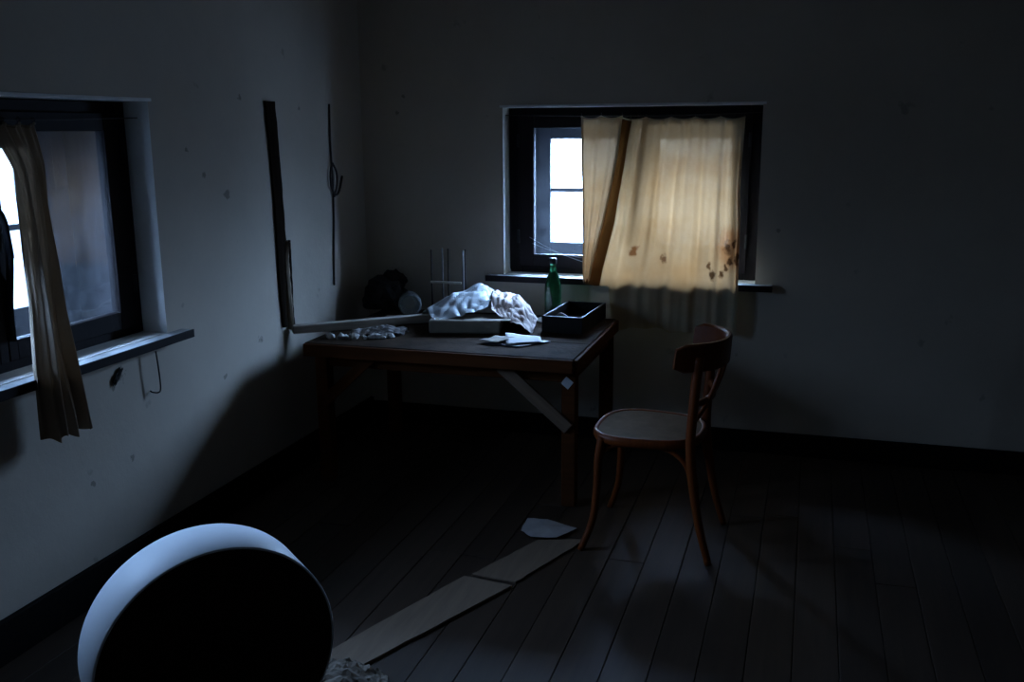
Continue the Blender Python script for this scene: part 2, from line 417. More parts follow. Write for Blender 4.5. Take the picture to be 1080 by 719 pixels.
while x < RX - .02:
    wd = min(PWD, RX - x)
    cut = [FY, FY + 1.2 + 2.2 * random.random(), WY]
    if random.random() < .5: cut.insert(2, WY - .8 - 1.1 * random.random())
    for a, c in zip(cut, cut[1:]):
        o = obj('plank', box(B(), (0, 0, 0), (wd - .0022, c - a - .003, .022), .0018), 'floor', fl,
                loc=Vector((x + wd / 2, (a + c) / 2, -.011 - random.random() * .0025)) - fl_c,
                rot=(0, radians(random.uniform(-.25, .25)), 0))
    x += PWD
# skirting
bb = B(); box(bb, (0, 0, 0), (RX - WX, .022, .115), .004)
o = obj('baseboard_back', bb, 'base', loc=((RX + WX) / 2, WY - .011, .0575)); tag(o, 'dark skirting board along the back wall', kind='structure')
bb = B(); box(bb, (0, 0, 0), (.022, WY - .022 - FY, .14), .004)
o = obj('baseboard_left', bb, 'base', loc=(WX + .011, (WY - .022 + FY) / 2, .07)); tag(o, 'dark skirting board along the left wall', kind='structure')

# ------------------------------------------------------------------ windows
def frame_ring(bm, x0, x1, z0, z1, l, r, b_, t, y0, y1, bev=.003):
    """rectangular frame from four members"""
    box(bm, ((x0 + l / 2 + x0) / 2 + l / 4, (y0 + y1) / 2, (z0 + z1) / 2), (l, y1 - y0, z1 - z0), bev)
    box(bm, (x1 - r / 2, (y0 + y1) / 2, (z0 + z1) / 2), (r, y1 - y0, z1 - z0), bev)
    box(bm, ((x0 + l + x1 - r) / 2, (y0 + y1) / 2, z0 + b_ / 2), (x1 - r - x0 - l, y1 - y0 - .002, b_), bev)
    box(bm, ((x0 + l + x1 - r) / 2, (y0 + y1) / 2, z1 - t / 2), (x1 - r - x0 - l, y1 - y0 - .002, t), bev)
    return bm
def window(name, loc, rz, label, outer_glass='glass_o', inner_glass='glass', meet=0.0):
    """local x along the wall, local y outward, z = 0 at the sill board's top"""
    root = empty(name, loc, rz, kind='structure', label=label)
    h, z1 = hw - .002, WIN_H - .002
    obj('inner_frame', frame_ring(B(), -h, h, .0, z1, .06, .06, .045, .05, .105, .175), 'frame', root)
    for s in (-1, 1):
        a, c = (-h + .052, meet - .002) if s < 0 else (meet + .002, h - .052)
        lw, rw = (.088, .036) if s < 0 else (.036, .088)
        cs = obj('casement', frame_ring(B(), a, c, .035, z1 - .04, lw, rw, .066, .062, .085, .125), 'frame', root)
        pa, pc = a + lw - .008, c - rw + .008
        obj('pane', box(B(), (0, 0, 0), (pc - pa, .004, z1 - .04 - .035 - .066 - .062 + .016)), inner_glass, cs,
            loc=((pa + pc) / 2, .108, (.035 + .066 + z1 - .04 - .062) / 2))
        bd = frame_ring(B(), pa, pc, .035 + .066 - .008, z1 - .04 - .062 + .008, .009, .009, .009, .009, .094, .105, .002)
        obj('glazing_bead', bd, 'frame', cs)
        for hz in (.16, .66):
            hb = B(); tube(hb, [(s * (h - .056), .08, hz), (s * (h - .056), .08, hz + .07)], .007, 8)
            obj('hinge', hb, 'iron', cs)
    hd = B(); box(hd, (meet, .077, .43), (.022, .012, .09), .003)
    tube(hd, catmull([(meet, .07, .45), (meet, .045, .448), (meet + .004, .038, .42), (meet + .006, .036, .37)], 5), .007, 8)
    obj('handle', hd, 'iron', root, smooth=True)
    # board lining between the two windows
    for nm, cc, ss in (('lining', (-h + .004, .28, z1 / 2), (.008, .206, z1)), ('lining', (h - .004, .28, z1 / 2), (.008, .206, z1)),
                       ('lining', (0, .28, .004), (2 * h - .018, .206, .008)), ('lining', (0, .28, z1 - .004), (2 * h - .018, .206, .008))):
        bxo(nm, cc, ss, 'lining', root, .001)
    # outer window, about 30 cm further out
    obj('outer_frame', frame_ring(B(), -h, h, .0, z1, .095, .095, .075, .095, .385, .445), 'outer', root)
    for s in (-1, 1):
        a, c = (-h + .085, -.004) if s < 0 else (.004, h - .085)
        lw, rw = (.07, .10) if s < 0 else (.10, .07)
        cs = obj('outer_casement', frame_ring(B(), a, c, .065, z1 - .085, lw, rw, .07, .075, .37, .41), 'outer', root)
        pa, pc = a + lw - .008, c - rw + .008; pz0, pz1 = .065 + .062, z1 - .085 - .067
        obj('outer_pane', box(B(), (0, 0, 0), (pc - pa, .004, pz1 - pz0)), outer_glass, cs, loc=((pa + pc) / 2, .392, (pz0 + pz1) / 2))
        obj('muntin', box(B(), (0, 0, 0), (pc - pa, .024, .022), .003), 'outer', cs, loc=((pa + pc) / 2, .388, (pz0 + pz1) / 2 + .006))
    # sill board with ears, upper face just under z = 0
    sb = B(); box(sb, (0, .035, -.0145), (WIN_W - .004, .14, .025), .003); box(sb, (0, -.0285, -.016), (WIN_W + .17, .055, .030), .006)
    s_ = obj('window_sill', sb, 'sill', root)
    eb = B(); box(eb, (0, -.0585, -.016), (WIN_W + .172, .006, .032), .002); obj('sill_edge', eb, 'frame', s_)
    return root
window('window_1', (BWX, WY, BWZ), 0, 'dark framed double window half hidden by the yellowed curtains')
window('window_2', (WX, LWY, LWZ), radians(90), 'dark framed double window in the left wall beside the hanging curtain', 'glass_l', 'glass_d', -.03)

for nm, c_, s_, lab in (('edge_highlight_1', (BWX, WY - .003, BWZ + WIN_H + .006), (WIN_W + .03, .006, .012), 'thin pale strip painted as the lit lintel edge of the back window'),
                        ('edge_highlight_2', (WX + .003, LWY, LWZ + WIN_H + .006), (.006, WIN_W + .03, .012), 'thin pale strip painted as the lit lintel edge of the left window')):
    tag(bxo(nm, c_, s_, 'bead', None, .0015), lab, kind='structure')

# ------------------------------------------------------------------ curtains
def smooth(t): t = max(0, min(1, t)); return t * t * (3 - 2 * t)
def interp(tab, v):
    for (a, p), (c, q) in zip(tab, tab[1:]):
        if v <= c:
            t = (v - a) / (c - a); return p + (q - p) * smooth(t) if False else p + (q - p) * t
    return tab[-1][1]
def curtain(name, mat, root_loc, rz, left, right, ztab, depth, folds, label, nu=150, nv=70, group=None, sag=.012, amp=.02, seed=0, rings=7, hem=.03, sweep=None, short=None, hem_mat=None, press=False):
    root = empty(name, root_loc, rz); tag(root, label, 'curtain', group)
    def fn(u, v):
        xl, xr = interp(left, v), interp(right, v)
        z0, z1 = ztab
        x = xl + (xr - xl) * u
        if short: z1 = z1 + (short[1] - z1) * (1 - smooth((u - short[0]) / .05))   # part caught on the sill ends higher
        ve = v * (z1 - z0) / (ztab[1] - z0)                       # how far down, as a share of the full drop
        if sweep: x += interp(sweep, ve) * (1 - u) ** 2.2          # only the loose edge is pulled aside
        hang = abs(sin(u * pi * rings)) ** .8                     # top edge droops between its rings
        z = z0 - sag * (hang) * (1 - v) ** 3 + (z1 - z0) * v
        z += .008 * sin(u * 17 + seed) * v + .006 * sin(u * 41 + seed * 2) * v
        f = 0
        for (n, a, ph, dr) in folds:
            f += a * sin(2 * pi * n * u + ph + dr * v)
        f += .5 * noise.noise(Vector((u * 7 + seed, v * 2.2, seed)))
        y = interp(depth, ve) + amp * f * ((.45 + .75 * ve) * (1 - .72 * smooth((ve - .55) / .2)) if press else (.45 + .75 * ve))
        x += .25 * amp * noise.noise(Vector((u * 5, v * 4, seed + 5)))
        return Vector((x, y, z))
    o = obj('cloth', grid_mesh(B(), fn, nu, nv), mat, root, smooth=True)
    hl, hr = hem if isinstance(hem, tuple) else (hem, hem)
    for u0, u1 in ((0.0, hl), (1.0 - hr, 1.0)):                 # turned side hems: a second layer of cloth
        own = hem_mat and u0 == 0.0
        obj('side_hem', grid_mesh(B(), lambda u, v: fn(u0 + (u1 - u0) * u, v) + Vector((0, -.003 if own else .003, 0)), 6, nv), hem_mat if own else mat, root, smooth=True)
    hb = B(); tube(hb, [fn(i / 60, 0.004) + Vector((0, -.002, 0)) for i in range(61)], .004, 6); obj('top_hem', hb, mat, root, smooth=True)
    rb = 0
    for k in range(rings + 1):
        u = min(.995, max(.005, k / rings)); p = fn(u, 0)
        b2 = B(); tube(b2, [p + Vector((.0, .007 * cos(a), .006 + .007 * sin(a))) for a in [2 * pi * i / 10 for i in range(10)]], .0012, 5, closed=True)
        obj('ring', b2, 'iron', root)
    return root
# sky-lit part ends at the sill; the cloth hangs on in front of it, below sill level
zt, zb = 1.676 - BWZ, .625 - BWZ
FO = [(4.5, .7, .3, .5), (9, .55, 1.2, -.8), (2.4, .5, 2.0, .4), (15, .24, .5, 1.0)]
curtain('curtain', 'curtain', (BWX, WY, BWZ), 0,
        [(0, -.020), (1, -.020)],
        [(0, .565), (.35, .56), (.7, .572), (1, .575)], (zt, zb),
        [(0, .055), (.5, -.005), (.72, -.080), (.80, -.084), (1, -.078)], FO,
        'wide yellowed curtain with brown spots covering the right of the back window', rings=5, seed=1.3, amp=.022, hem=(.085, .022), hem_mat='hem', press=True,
        sweep=[(0, -.02), (.187, -.05), (.486, -.105), (.757, -.165), (.84, -.185), (1, -.19)], short=(.13, .838 - BWZ))
curtain('curtain', 'curtain_b', (BWX, WY, BWZ), 0,
        [(0, -.243), (.3, -.232), (.7, -.205), (1, -.185)],
        [(0, -.030), (.25, -.048), (.64, -.100), (.85, -.135), (1, -.150)], (zt + .008, .005),
        [(0, .026), (.5, -.034), (.78, -.105), (.9, -.138), (1, -.160)], [(1.6, .6, .4, .3), (3.2, .35, 1.2, -.6), (6, .12, .2, .5)],
        'narrow yellowed curtain drawn to a point beside the clear pane', nu=70, rings=2, seed=4.1, amp=.011, hem=.06)
# left wall: one gathered panel hanging over the sill (local x = world y, local y = -world x)
curtain('curtain', 'curtain_l', (WX, LWY, LWZ), radians(90),
        [(0, -.04), (.14, .030), (.35, .016), (.58, -.026), (.78, -.085), (1, -.088)],
        [(0, .137), (.13, .148), (.37, .124), (.61, .083), (.79, .066), (1, .095)], (1.655 - LWZ, .67 - LWZ),
        [(0, .05), (.14, .035), (.36, .01), (.60, -.04), (.79, -.085), (1, -.092)], [(3, .75, .3, .3), (5.5, .4, 1.2, -.6), (9, .16, .2, .8)],
        'gathered dull striped curtain hanging over the sill of the left window', nu=90, rings=3, seed=8.2, amp=.026)
def curtain_wire(loc, rz, a, c, z, y, label):
    bm = B(); pts = [(a + (c - a) * i / 20, y, z - .012 * sin(pi * i / 20)) for i in range(21)]
    tube(bm, pts, .0018, 6); o = obj('curtain_wire', bm, 'rust', loc=loc, rot=(0, 0, rz), smooth=True)
    tag(o, label, 'wire')
curtain_wire((BWX, WY, BWZ), 0, -hw + .001, hw - .001, zt + .016, .052, 'thin wire holding the curtains across the back window')
curtain_wire((WX, LWY, LWZ), radians(90), -hw + .001, hw - .001, 1.655 - LWZ + .016, .05, 'thin wire holding the curtain across the left window')
# dark strap sagging from the left window's mullion
bm = B(); tube(bm, catmull([(-.20, .06, 1.50 - LWZ), (-.11, .03, 1.43 - LWZ), (-.067, .02, 1.381 - LWZ), (-.047, .025, 1.321 - LWZ), (-.025, .045, 1.239 - LWZ), (-.012, .068, 1.16 - LWZ), (-.018, .074, 1.08 - LWZ), (-.022, .074, .97 - LWZ)], 8), .012, 8, flat=(.007, .017))
tag(obj('curtain_strap', bm, 'strap', loc=(WX, LWY, LWZ), rot=(0, 0, radians(90)), smooth=True), 'black strap looped across the middle of the left window', 'strap')

# ------------------------------------------------------------------ desk
DZ = .68; DX0, DX1, DY0, DY1 = -2.17, -.912, 3.83, 4.745
desk = empty('work_table', ((DX0 + DX1) / 2, (DY0 + DY1) / 2, 0)); dl = Vector(desk.location)
tag(desk, 'dusty orange-brown wooden work table with braced legs in the corner', 'table')
def dpt(x, y, z): return Vector((x, y, z)) - dl
nb = 3; bw = (DY1 - DY0) / nb
for k in range(nb):
    bxo('top_board', dpt((DX0 + DX1) / 2, DY0 + bw * (k + .5), DZ - .016), (DX1 - DX0 + random.uniform(-.004, .004), bw - .003, .032), 'desk_top', desk, .004)
AX0, AX1, AY0, AY1 = DX0 + .05, DX1 - .035, DY0 + .085, DY1 - .05
for (x, y) in ((AX0, AY0), (AX1, AY0), (AX0, AY1), (AX1, AY1)):
    bxo('leg', dpt(x, y, (DZ - .032) / 2), (.062, .062, DZ - .032), 'desk', desk, .005)
bxo('apron', dpt((AX0 + AX1) / 2, AY0, DZ - .032 - .045), (AX1 - AX0 - .062, .028, .09), 'desk', desk)
bxo('apron', dpt((AX0 + AX1) / 2, AY1, DZ - .032 - .045), (AX1 - AX0 - .062, .028, .09), 'desk', desk)
bxo('apron', dpt(AX0, (AY0 + AY1) / 2, DZ - .032 - .045), (.028, AY1 - AY0 - .062, .09), 'desk', desk)
bxo('apron', dpt(AX1, (AY0 + AY1) / 2, DZ - .032 - .045), (.028, AY1 - AY0 - .062, .09), 'desk', desk)
bxo('edge_strip', dpt((DX0 + DX1) / 2, DY0 - .008, DZ - .032), (DX1 - DX0, .016, .058), 'desk', desk)
bxo('edge_strip', dpt(DX1 + .008, (DY0 + DY1) / 2, DZ - .034), (.016, DY1 - DY0, .058), 'desk', desk)
o = beam('brace', dpt(AX1 - .30, AY0 - .040, DZ - .06), dpt(AX1 + .005, AY0 - .040, .36), .016, .055, 'brace', desk); o['label'] = 'pale raw wood diagonal brace'
beam('brace', dpt(AX0 + .26, AY0 - .040, DZ - .06), dpt(AX0, AY0 - .040, .38), .016, .05, 'desk', desk)
o = bxo('paper_label', dpt(AX1 - .005, AY0 - .0325, DZ - .118), (.040, .002, .040), 'paper', desk, .0004); o.rotation_euler = (0, radians(38), 0)
o['label'] = 'small white paper label stuck on the leg'

# ------------------------------------------------------------------ things on the desk
def sheet(bm, ctrl, nu=36, nv=28, crump=.012, seed=0, fq=5.0):
    """crumpled sheet through a net of control points (rows of Vectors), interpolated smoothly"""
    rows = [catmull(r, nu // (len(r) - 1)) for r in ctrl]
    n = min(len(r) for r in rows); cols = [catmull([r[i] for r in rows], nv // (len(rows) - 1)) for i in range(n)]
    m_ = len(cols[0]); V = []
    for i in range(n):
        line = []
        for j in range(m_):
            p = cols[i][j]
            q = Vector((i / n * fq, j / m_ * fq, seed))
            d = abs(noise.noise(q * 1.1)) * 1.4 + abs(noise.noise(q * 2.3 + Vector((3, 1, 0)))) * .8 - .5
            e = noise.noise(q * 1.7 + Vector((9, 4, 2)))
            line.append(bm.verts.new(p + Vector((e * .5, -e * .6, d)) * crump))
        V.append(line)
    for i in range(n - 1):
        for j in range(m_ - 1):
            bm.faces.new((V[i][j], V[i + 1][j], V[i + 1][j + 1], V[i][j + 1]))
    return bm
def solid(o, t):
    md = o.modifiers.new('thickness', 'SOLIDIFY'); md.thickness = t; md.offset = 0; return o

# grey cardboard box lying flat under the sheets
cb = empty('cardboard_box', (-1.545, 4.275, DZ), radians(13)); tag(cb, 'flattened grey cardboard box under the crumpled white sheet', 'box')
bxo('box_body', (0, 0, .033), (.34, .17, .064), 'card', cb, .010)
o = beam('flap', (.19, -.07, .062), (.19, .07, .066), .05, .004, 'card', cb, .001)
bm = B(); lump(bm, (0, 0, .045), (.075, .06, .070), 3.3, 3, .25, 3)
tag(obj('dark_bundle', bm, 'heap', loc=(-1.40, 4.50, DZ - .004), smooth=True), 'black bundle propping up the pale sheets on the table', 'bundle')
V3 = lambda x, y, z: Vector((x, y, z))
c = [[V3(-1.86, 4.47, .700), V3(-1.74, 4.585, .705), V3(-1.60, 4.68, .715), V3(-1.50, 4.70, .75)],
     [V3(-1.82, 4.42, .732), V3(-1.70, 4.53, .796), V3(-1.60, 4.62, .832), V3(-1.51, 4.62, .818)],
     [V3(-1.78, 4.36, .748), V3(-1.69, 4.46, .806), V3(-1.58, 4.52, .836), V3(-1.50, 4.52, .822)],
     [V3(-1.73, 4.27, .750), V3(-1.65, 4.34, .786), V3(-1.55, 4.38, .812), V3(-1.47, 4.42, .808)],
     [V3(-1.68, 4.19, .748), V3(-1.60, 4.22, .752), V3(-1.53, 4.26, .768), V3(-1.455, 4.33, .794)]]
tag(solid(obj('plastic_sheet', sheet(B(), c, 42, 40, .024, 2.0, 2.6), 'plastic', smooth=False), .0012),
    'crumpled bluish-white plastic sheet heaped on the cardboard box', 'plastic sheet')
c = [[V3(-1.49, 4.66, .770), V3(-1.41, 4.66, .745), V3(-1.34, 4.64, .72), V3(-1.29, 4.60, .695)],
     [V3(-1.495, 4.56, .828), V3(-1.42, 4.58, .814), V3(-1.34, 4.54, .800), V3(-1.265, 4.50, .72)],
     [V3(-1.48, 4.48, .828), V3(-1.40, 4.47, .818), V3(-1.32, 4.45, .800), V3(-1.235, 4.42, .72)],
     [V3(-1.46, 4.40, .808), V3(-1.385, 4.38, .790), V3(-1.31, 4.36, .768), V3(-1.222, 4.34, .708)],
     [V3(-1.43, 4.31, .775), V3(-1.365, 4.29, .750), V3(-1.30, 4.27, .722), V3(-1.215, 4.27, .692)]]
tag(solid(obj('crumpled_cloth', sheet(B(), c, 42, 40, .018, 6.0, 3.4), 'cloth', smooth=False), .0015),
    'crumpled pinkish-white cloth beside the plastic sheet on the table', 'cloth')
# papers in front
def leaf(name, pts, mat, lab, cat, thick=.0012, group=None, warp=.004, seed=0):
    P = [Vector(p) for p in pts]; cx = sum(P, Vector()) / 4
    def fn(u, v):
        p = P[0].lerp(P[1], u).lerp(P[3].lerp(P[2], u), v) - cx
        p.z += warp * (1 + noise.noise(Vector((u * 3 + seed, v * 3, seed)))) ; return p
    o = solid(obj(name, grid_mesh(B(), fn, 10, 8, False), mat, loc=cx, smooth=True), thick)
    return tag(o, lab, cat, group)
leaf('folder', [(-1.37, 4.005, .6815), (-1.20, 3.97, .6815), (-1.085, 4.11, .683), (-1.31, 4.20, .684)], 'folder', 'black folder lying under the loose white sheet on the table', 'folder', .003, None, .002, 1)
leaf('paper_sheet', [(-1.255, 3.985, .688), (-1.115, 4.075, .688), (-1.15, 4.17, .689), (-1.315, 4.165, .700)], 'paper', 'loose white sheet of paper on the black folder', 'paper', .001, None, .004, 5)
leaf('paper_sheet', [(-1.40, 4.03, .688), (-1.30, 3.995, .689), (-1.245, 4.10, .693), (-1.34, 4.13, .69)], 'card', 'grey creased paper at the left of the black folder', 'paper', .001, None, .006, 9)
leaf('paper_sheet', [(-1.30, 4.55, .682), (-1.19, 4.52, .682), (-1.17, 4.64, .682), (-1.28, 4.67, .682)], 'card', 'dim scrap of paper in front of the green bottle', 'paper', .001, None, .006, 3)
leaf('paper_sheet', [(-2.05, 4.44, .682), (-1.90, 4.44, .682), (-1.90, 4.50, .683), (-2.06, 4.505, .683)], 'crumple', 'brown sheet lying before the dark heap at the table back', 'paper', .001, None, .006, 4)
leaf('paper_sheet', [(-2.14, 4.28, .682), (-1.98, 4.36, .682), (-1.98, 4.43, .683), (-2.14, 4.42, .683)], 'crumple', 'brown dusty sheet behind the long wooden batten', 'paper', .001, None, .006, 14)

# long batten laid across the left of the desk
a, c_ = Vector((-2.315, 3.985, DZ + .021)), Vector((-1.76, 4.44, DZ + .024))
o = beam('wooden_batten', a, c_, .046, .040, 'batten', None, .004); tag(o, 'long grey wooden batten lying diagonally over the table left end', 'batten')
c = [[V3(-2.04, 4.015, .684), V3(-1.95, 4.045, .690), V3(-1.87, 4.065, .690), V3(-1.79, 4.085, .684)],
     [V3(-2.04, 4.045, .692), V3(-1.96, 4.075, .706), V3(-1.88, 4.10, .712), V3(-1.79, 4.12, .700)],
     [V3(-2.05, 4.065, .690), V3(-1.97, 4.10, .704), V3(-1.89, 4.13, .708), V3(-1.80, 4.15, .696)],
     [V3(-2.05, 4.085, .684), V3(-1.97, 4.125, .686), V3(-1.89, 4.155, .686), V3(-1.80, 4.175, .684)]]
tag(solid(obj('torn_paper', sheet(B(), c, 30, 18, .014, 17.0), 'dull_paper'), .001), 'crumpled torn grey-white paper beside the batten on the table', 'paper')
# plaster rubble
random.seed(21)
for k in range(26):
    u = random.random(); px = -2.08 + .25 * u + random.uniform(-.03, .03); py = 3.94 + .10 * u + random.uniform(-.03, .035)
    s = random.uniform(.008, .021)
    py = min(py, 3.995 + (px + 2.04) * .28 - s * 1.6)
    bm = B(); lump(bm, (0, 0, s * .45), (s * 1.3, s, s * .85), k * 1.37, 1, .6, 3)
    tag(obj('plaster_crumb', bm, 'plaster_bit', loc=(px, py, DZ), rot=(0, 0, random.random() * 6)),
        'small pale plaster crumb scattered before the batten on the table', 'rubble', 'plaster crumbs on the table')
# black tray
tr = empty('tray', (-1.076, 4.54, DZ), radians(-3)); tag(tr, 'shallow black wooden tray beside the green bottle on the table', 'tray')
tw, tl_, th_ = .200, .43, .080
bxo('tray_bottom', (0, 0, .006), (tw - .02, tl_ - .02, .010), 'tray', tr, .001)
for s in (-1, 1):
    bxo('tray_side', (s * (tw / 2 - .006), 0, th_ / 2), (.012, tl_, th_), 'tray', tr, .002)
    bxo('tray_side', (0, s * (tl_ / 2 - .006), th_ / 2), (tw - .024, .012, th_ - .002), 'tray', tr, .002)
bm = B(); tube(bm, catmull([(-1.16, 4.44, DZ + .018), (-1.135, 4.455, DZ + .066), (-1.10, 4.45, DZ + .062), (-1.055, 4.43, DZ + .030), (-1.035, 4.42, DZ + .016)], 6), .004, 6)
tag(obj('bent_wire', bm, 'steel', smooth=True), 'bent grey wire lying inside the black tray', 'wire')
# bottle
bt = empty('green_bottle', (-1.229, 4.70, DZ)); tag(bt, 'green glass bottle standing behind the black tray', 'bottle')
prof = [(r_ * 1.1, z_) for r_, z_ in [(.012, .004), (.034, 0), (.038, .004), (.0385, .02), (.0385, .155), (.036, .175), (.028, .205), (.019, .235), (.0145, .255), (.0135, .285), (.0155, .286), (.0155, .300)]]
obj('bottle_body', lathe(B(), prof, 36), 'bottle', bt, smooth=True)
obj('bottle_cap', lathe(B(), [(.0180, .276), (.0195, .279), (.0195, .303), (.016, .306)], 24), 'iron', bt, smooth=True)
# rod rack
rk = empty('rod_rack', (-1.79, 4.698, DZ)); tag(rk, 'small rack of upright metal rods with a pale crossbar', 'rack')
bxo('rack_base', (0, 0, .010), (.22, .09, .018), 'strip', rk, .003)
for (x, y) in ((-.085, -.03), (-.048, .032), (-.015, .032), (.090, -.03), (.080, .032)):
    obj('rod', tube(B(), [(0, 0, .0), (0, 0, .315)], .0048, 8), 'steel' if y < 0 and x > 0 or x == -.048 else 'rust', rk, loc=(x, y, .018), smooth=True)
bxo('crossbar', (-.003, -.040, .165), (.172, .010, .011), 'pale', rk, .002)
# glass jar on its side
jr = empty('glass_jar', (-1.965, 4.58, DZ + .0625)); jr.rotation_euler = (radians(-90), 0, radians(23.5)); tag(jr, 'dusty round glass jar lying on its side near the corner', 'jar')
obj('jar_body', lathe(B(), [(.030, .0), (.052, .0), (.0595, .008), (.0595, .10), (.050, .118), (.040, .122), (.040, .140)], 36), 'jar', jr, smooth=True, loc=(0, 0, -.07))
obj('jar_base_ring', tube(B(), [(.052 * cos(2 * pi * i / 32), .052 * sin(2 * pi * i / 32), -.0715) for i in range(32)], .0035, 6, closed=True), 'jar', jr, smooth=True)
# dark heap in the corner
bm = B()
for k, (x, y, z, sx, sy, sz) in enumerate(((0, 0, .07, .105, .10, .11), (.045, .02, .05, .06, .06, .075), (-.09, .0, .045, .05, .08, .07), (.02, .03, .15, .065, .06, .06))):
    lump(bm, (x, y, z), (sx, sy, sz), k * 2.3 + 1, 3, .4, 4)
tag(obj('dark_heap', bm, 'heap', loc=(-2.135, 4.68, DZ + .004)), 'sooty black heap of rags on the table corner', 'rags')

# ------------------------------------------------------------------ bentwood chair (local +x = forward)
ch = empty('bentwood_chair', (-.536, 3.69, 0), radians(177)); tag(ch, 'orange-brown bentwood chair with faded plywood seat beside the table', 'chair')
SZ = .468
def seat_outline(n=48, k=1.0):
    out = []
    for i in range(n):
        a = 2 * pi * i / n; ca, sa = cos(a), sin(a); e = 2 / 2.9
        x = abs(ca) ** e * (1 if ca > 0 else -1); y = abs(sa) ** e * (1 if sa > 0 else -1)
        out.append((.025 + .205 * x * k, (.198 + .016 * x) * y * k))
    return out
ol = seat_outline()
obj('seat_rim', tube(B(), [(x, y, SZ - .018) for x, y in ol], .02, 10, closed=True, flat=(.020, .013)), 'bent', ch, smooth=True)
bm = B(); inn = seat_outline(48, .955)
top = [bm.verts.new((x, y, SZ - .004)) for x, y in inn]; bot = [bm.verts.new((x, y, SZ - .014)) for x, y in inn]
ctr = bm.verts.new((.025, 0, SZ - .010))
for i in range(48):
    j = (i + 1) % 48
    bm.faces.new((top[i], top[j], ctr)); bm.faces.new((top[i], bot[i], bot[j], top[j]))
bm.faces.new(bot[::-1])
obj('seat_panel', bm, 'seat', ch)
for s in (-1, 1):
    p = catmull([(.178, s * .180, SZ - .012), (.190, s * .188, .36), (.192, s * .196, .25), (.205, s * .208, .12), (.245, s * .235, 0)], 8)
    obj('leg', tube(B(), p, .0175, 10, rr=lambda t: 1.05 - .3 * t), 'bent', ch, smooth=True)
    p = catmull([(-.250, s * .205, 0), (-.205, s * .196, .16), (-.175, s * .190, .34), (-.165, s * .188, SZ), (-.172, s * .188, .62), (-.186, s * .186, .80)], 8)
    o = obj('leg', tube(B(), p, .0175, 10, rr=lambda t: .78 + .3 * min(1, t * 2.5)), 'bent', ch, smooth=True); o['label'] = 'rear leg running up into the back post'
    p = catmull([(.196, s * .186, .30), (.180, s * .178, .39), (.12, s * .168, .425), (.0, s * .163, .432), (-.09, s * .168, .42), (-.15, s * .176, .37), (-.172, s * .182, .29)], 8)
    obj('side_hoop', tube(B(), p, .0095, 8), 'bent', ch, smooth=True)
p = catmull([(.196, -.188, .30), (.184, -.172, .39), (.165, -.11, .428), (.158, 0, .433), (.165, .11, .428), (.184, .172, .39), (.196, .188, .30)], 8)
obj('front_hoop', tube(B(), p, .0095, 8), 'bent', ch, smooth=True)
def bent_rail(name, half, bulge, fwd, x0, z0, z1, t, tilt=0.0, n=26, droop=0.0):
    bm = B(); rows = []
    for i in range(n + 1):
        u = -1 + 2 * i / n
        x = x0 - bulge * (1 - u * u) + fwd * abs(u) ** 4; y = half * u
        k = 1.0 - .30 * max(0, (abs(u) - .90) / .10) ** 3
        zc = (z0 + z1) / 2 + droop * (u * u); hh = (z1 - z0) / 2 * k
        d = Vector((2 * bulge * u + 4 * fwd * abs(u) ** 3 * (1 if u > 0 else -1), half, 0)).normalized(); nrm = Vector((-d.y, d.x, 0))
        rows.append([bm.verts.new(Vector((x, y, zc)) + nrm * (sx * t / 2) + Vector((-tilt * sz, 0, sz * hh))) for sx, sz in ((-1, -.9), (-1, .85), (-.4, 1), (.4, 1), (1, .85), (1, -.9), (.4, -1), (-.4, -1))])
    for A, Bq in zip(rows, rows[1:]):
        for k in range(8): bm.faces.new((A[k], A[(k + 1) % 8], Bq[(k + 1) % 8], Bq[k]))
    bm.faces.new(rows[0][::-1]); bm.faces.new(rows[-1])
    return obj(name, bm, 'bent', ch, smooth=False)
bent_rail('top_rail', .228, .075, .085, -.188, .742, .850, .024, .004)
bent_rail('back_slat', .186, .045, 0, -.172, .605, .630, .016, .002)
for s in (-1, 1):
    p = catmull([(-.255, s * .075, .76), (-.235, s * .085, .68), (-.205, s * .12, .60), (-.178, s * .182, .555)], 8)
    obj('back_loop', tube(B(), p, .0085, 8), 'bent', ch, smooth=True)

# ------------------------------------------------------------------ wheel in the foreground
WR, WT, WAZ = .307, .168, .885
wh = empty('wheel', (-1.364, 1.903, 0)); tag(wh, 'big upright drum wheel with pale satin rim and dark face', 'wheel')
nrm = Vector((sin(WAZ), -cos(WAZ), -.03)).normalized()
xa = Vector((0, 0, 1)).cross(nrm).normalized(); ya = nrm.cross(xa)
WM = Matrix((xa, ya, nrm)).transposed().to_4x4(); WM.translation = Vector((0, 0, WR))
bm = lathe(B(), [(WR - .006, -WT), (WR - .0015, -WT), (WR, -WT + .002), (WR, -.002), (WR - .0015, 0), (WR - .006, 0)], 128, cap=False)
rim = obj('rim', bm, 'rim', wh, smooth=True); rim.matrix_local = WM
bm = lathe(B(), [(WR - .0065, -WT + .002), (WR - .0065, -.001)], 96); fc = obj('face', bm, 'wheelface', wh); fc.matrix_local = WM
bm = lathe(B(), [(.085, -.0005), (.085, .006), (.078, .009), (.045, .010)], 48); hb = obj('hub', bm, 'wheelface', wh); hb.matrix_local = WM
bm = B(); box(bm, (0, 0, .006), (.036, .036, .014), .002); sq = obj('axle_socket', bm, 'iron', wh); sq.matrix_local = WM
for k in range(6):
    a = 2 * pi * k / 6 + .3
    o = obj('bolt', lathe(B(), [(.009, .0), (.009, .007), (.006, .009)], 12), 'iron', wh); o.matrix_local = WM @ Matrix.Translation((.065 * cos(a), .065 * sin(a), .006))

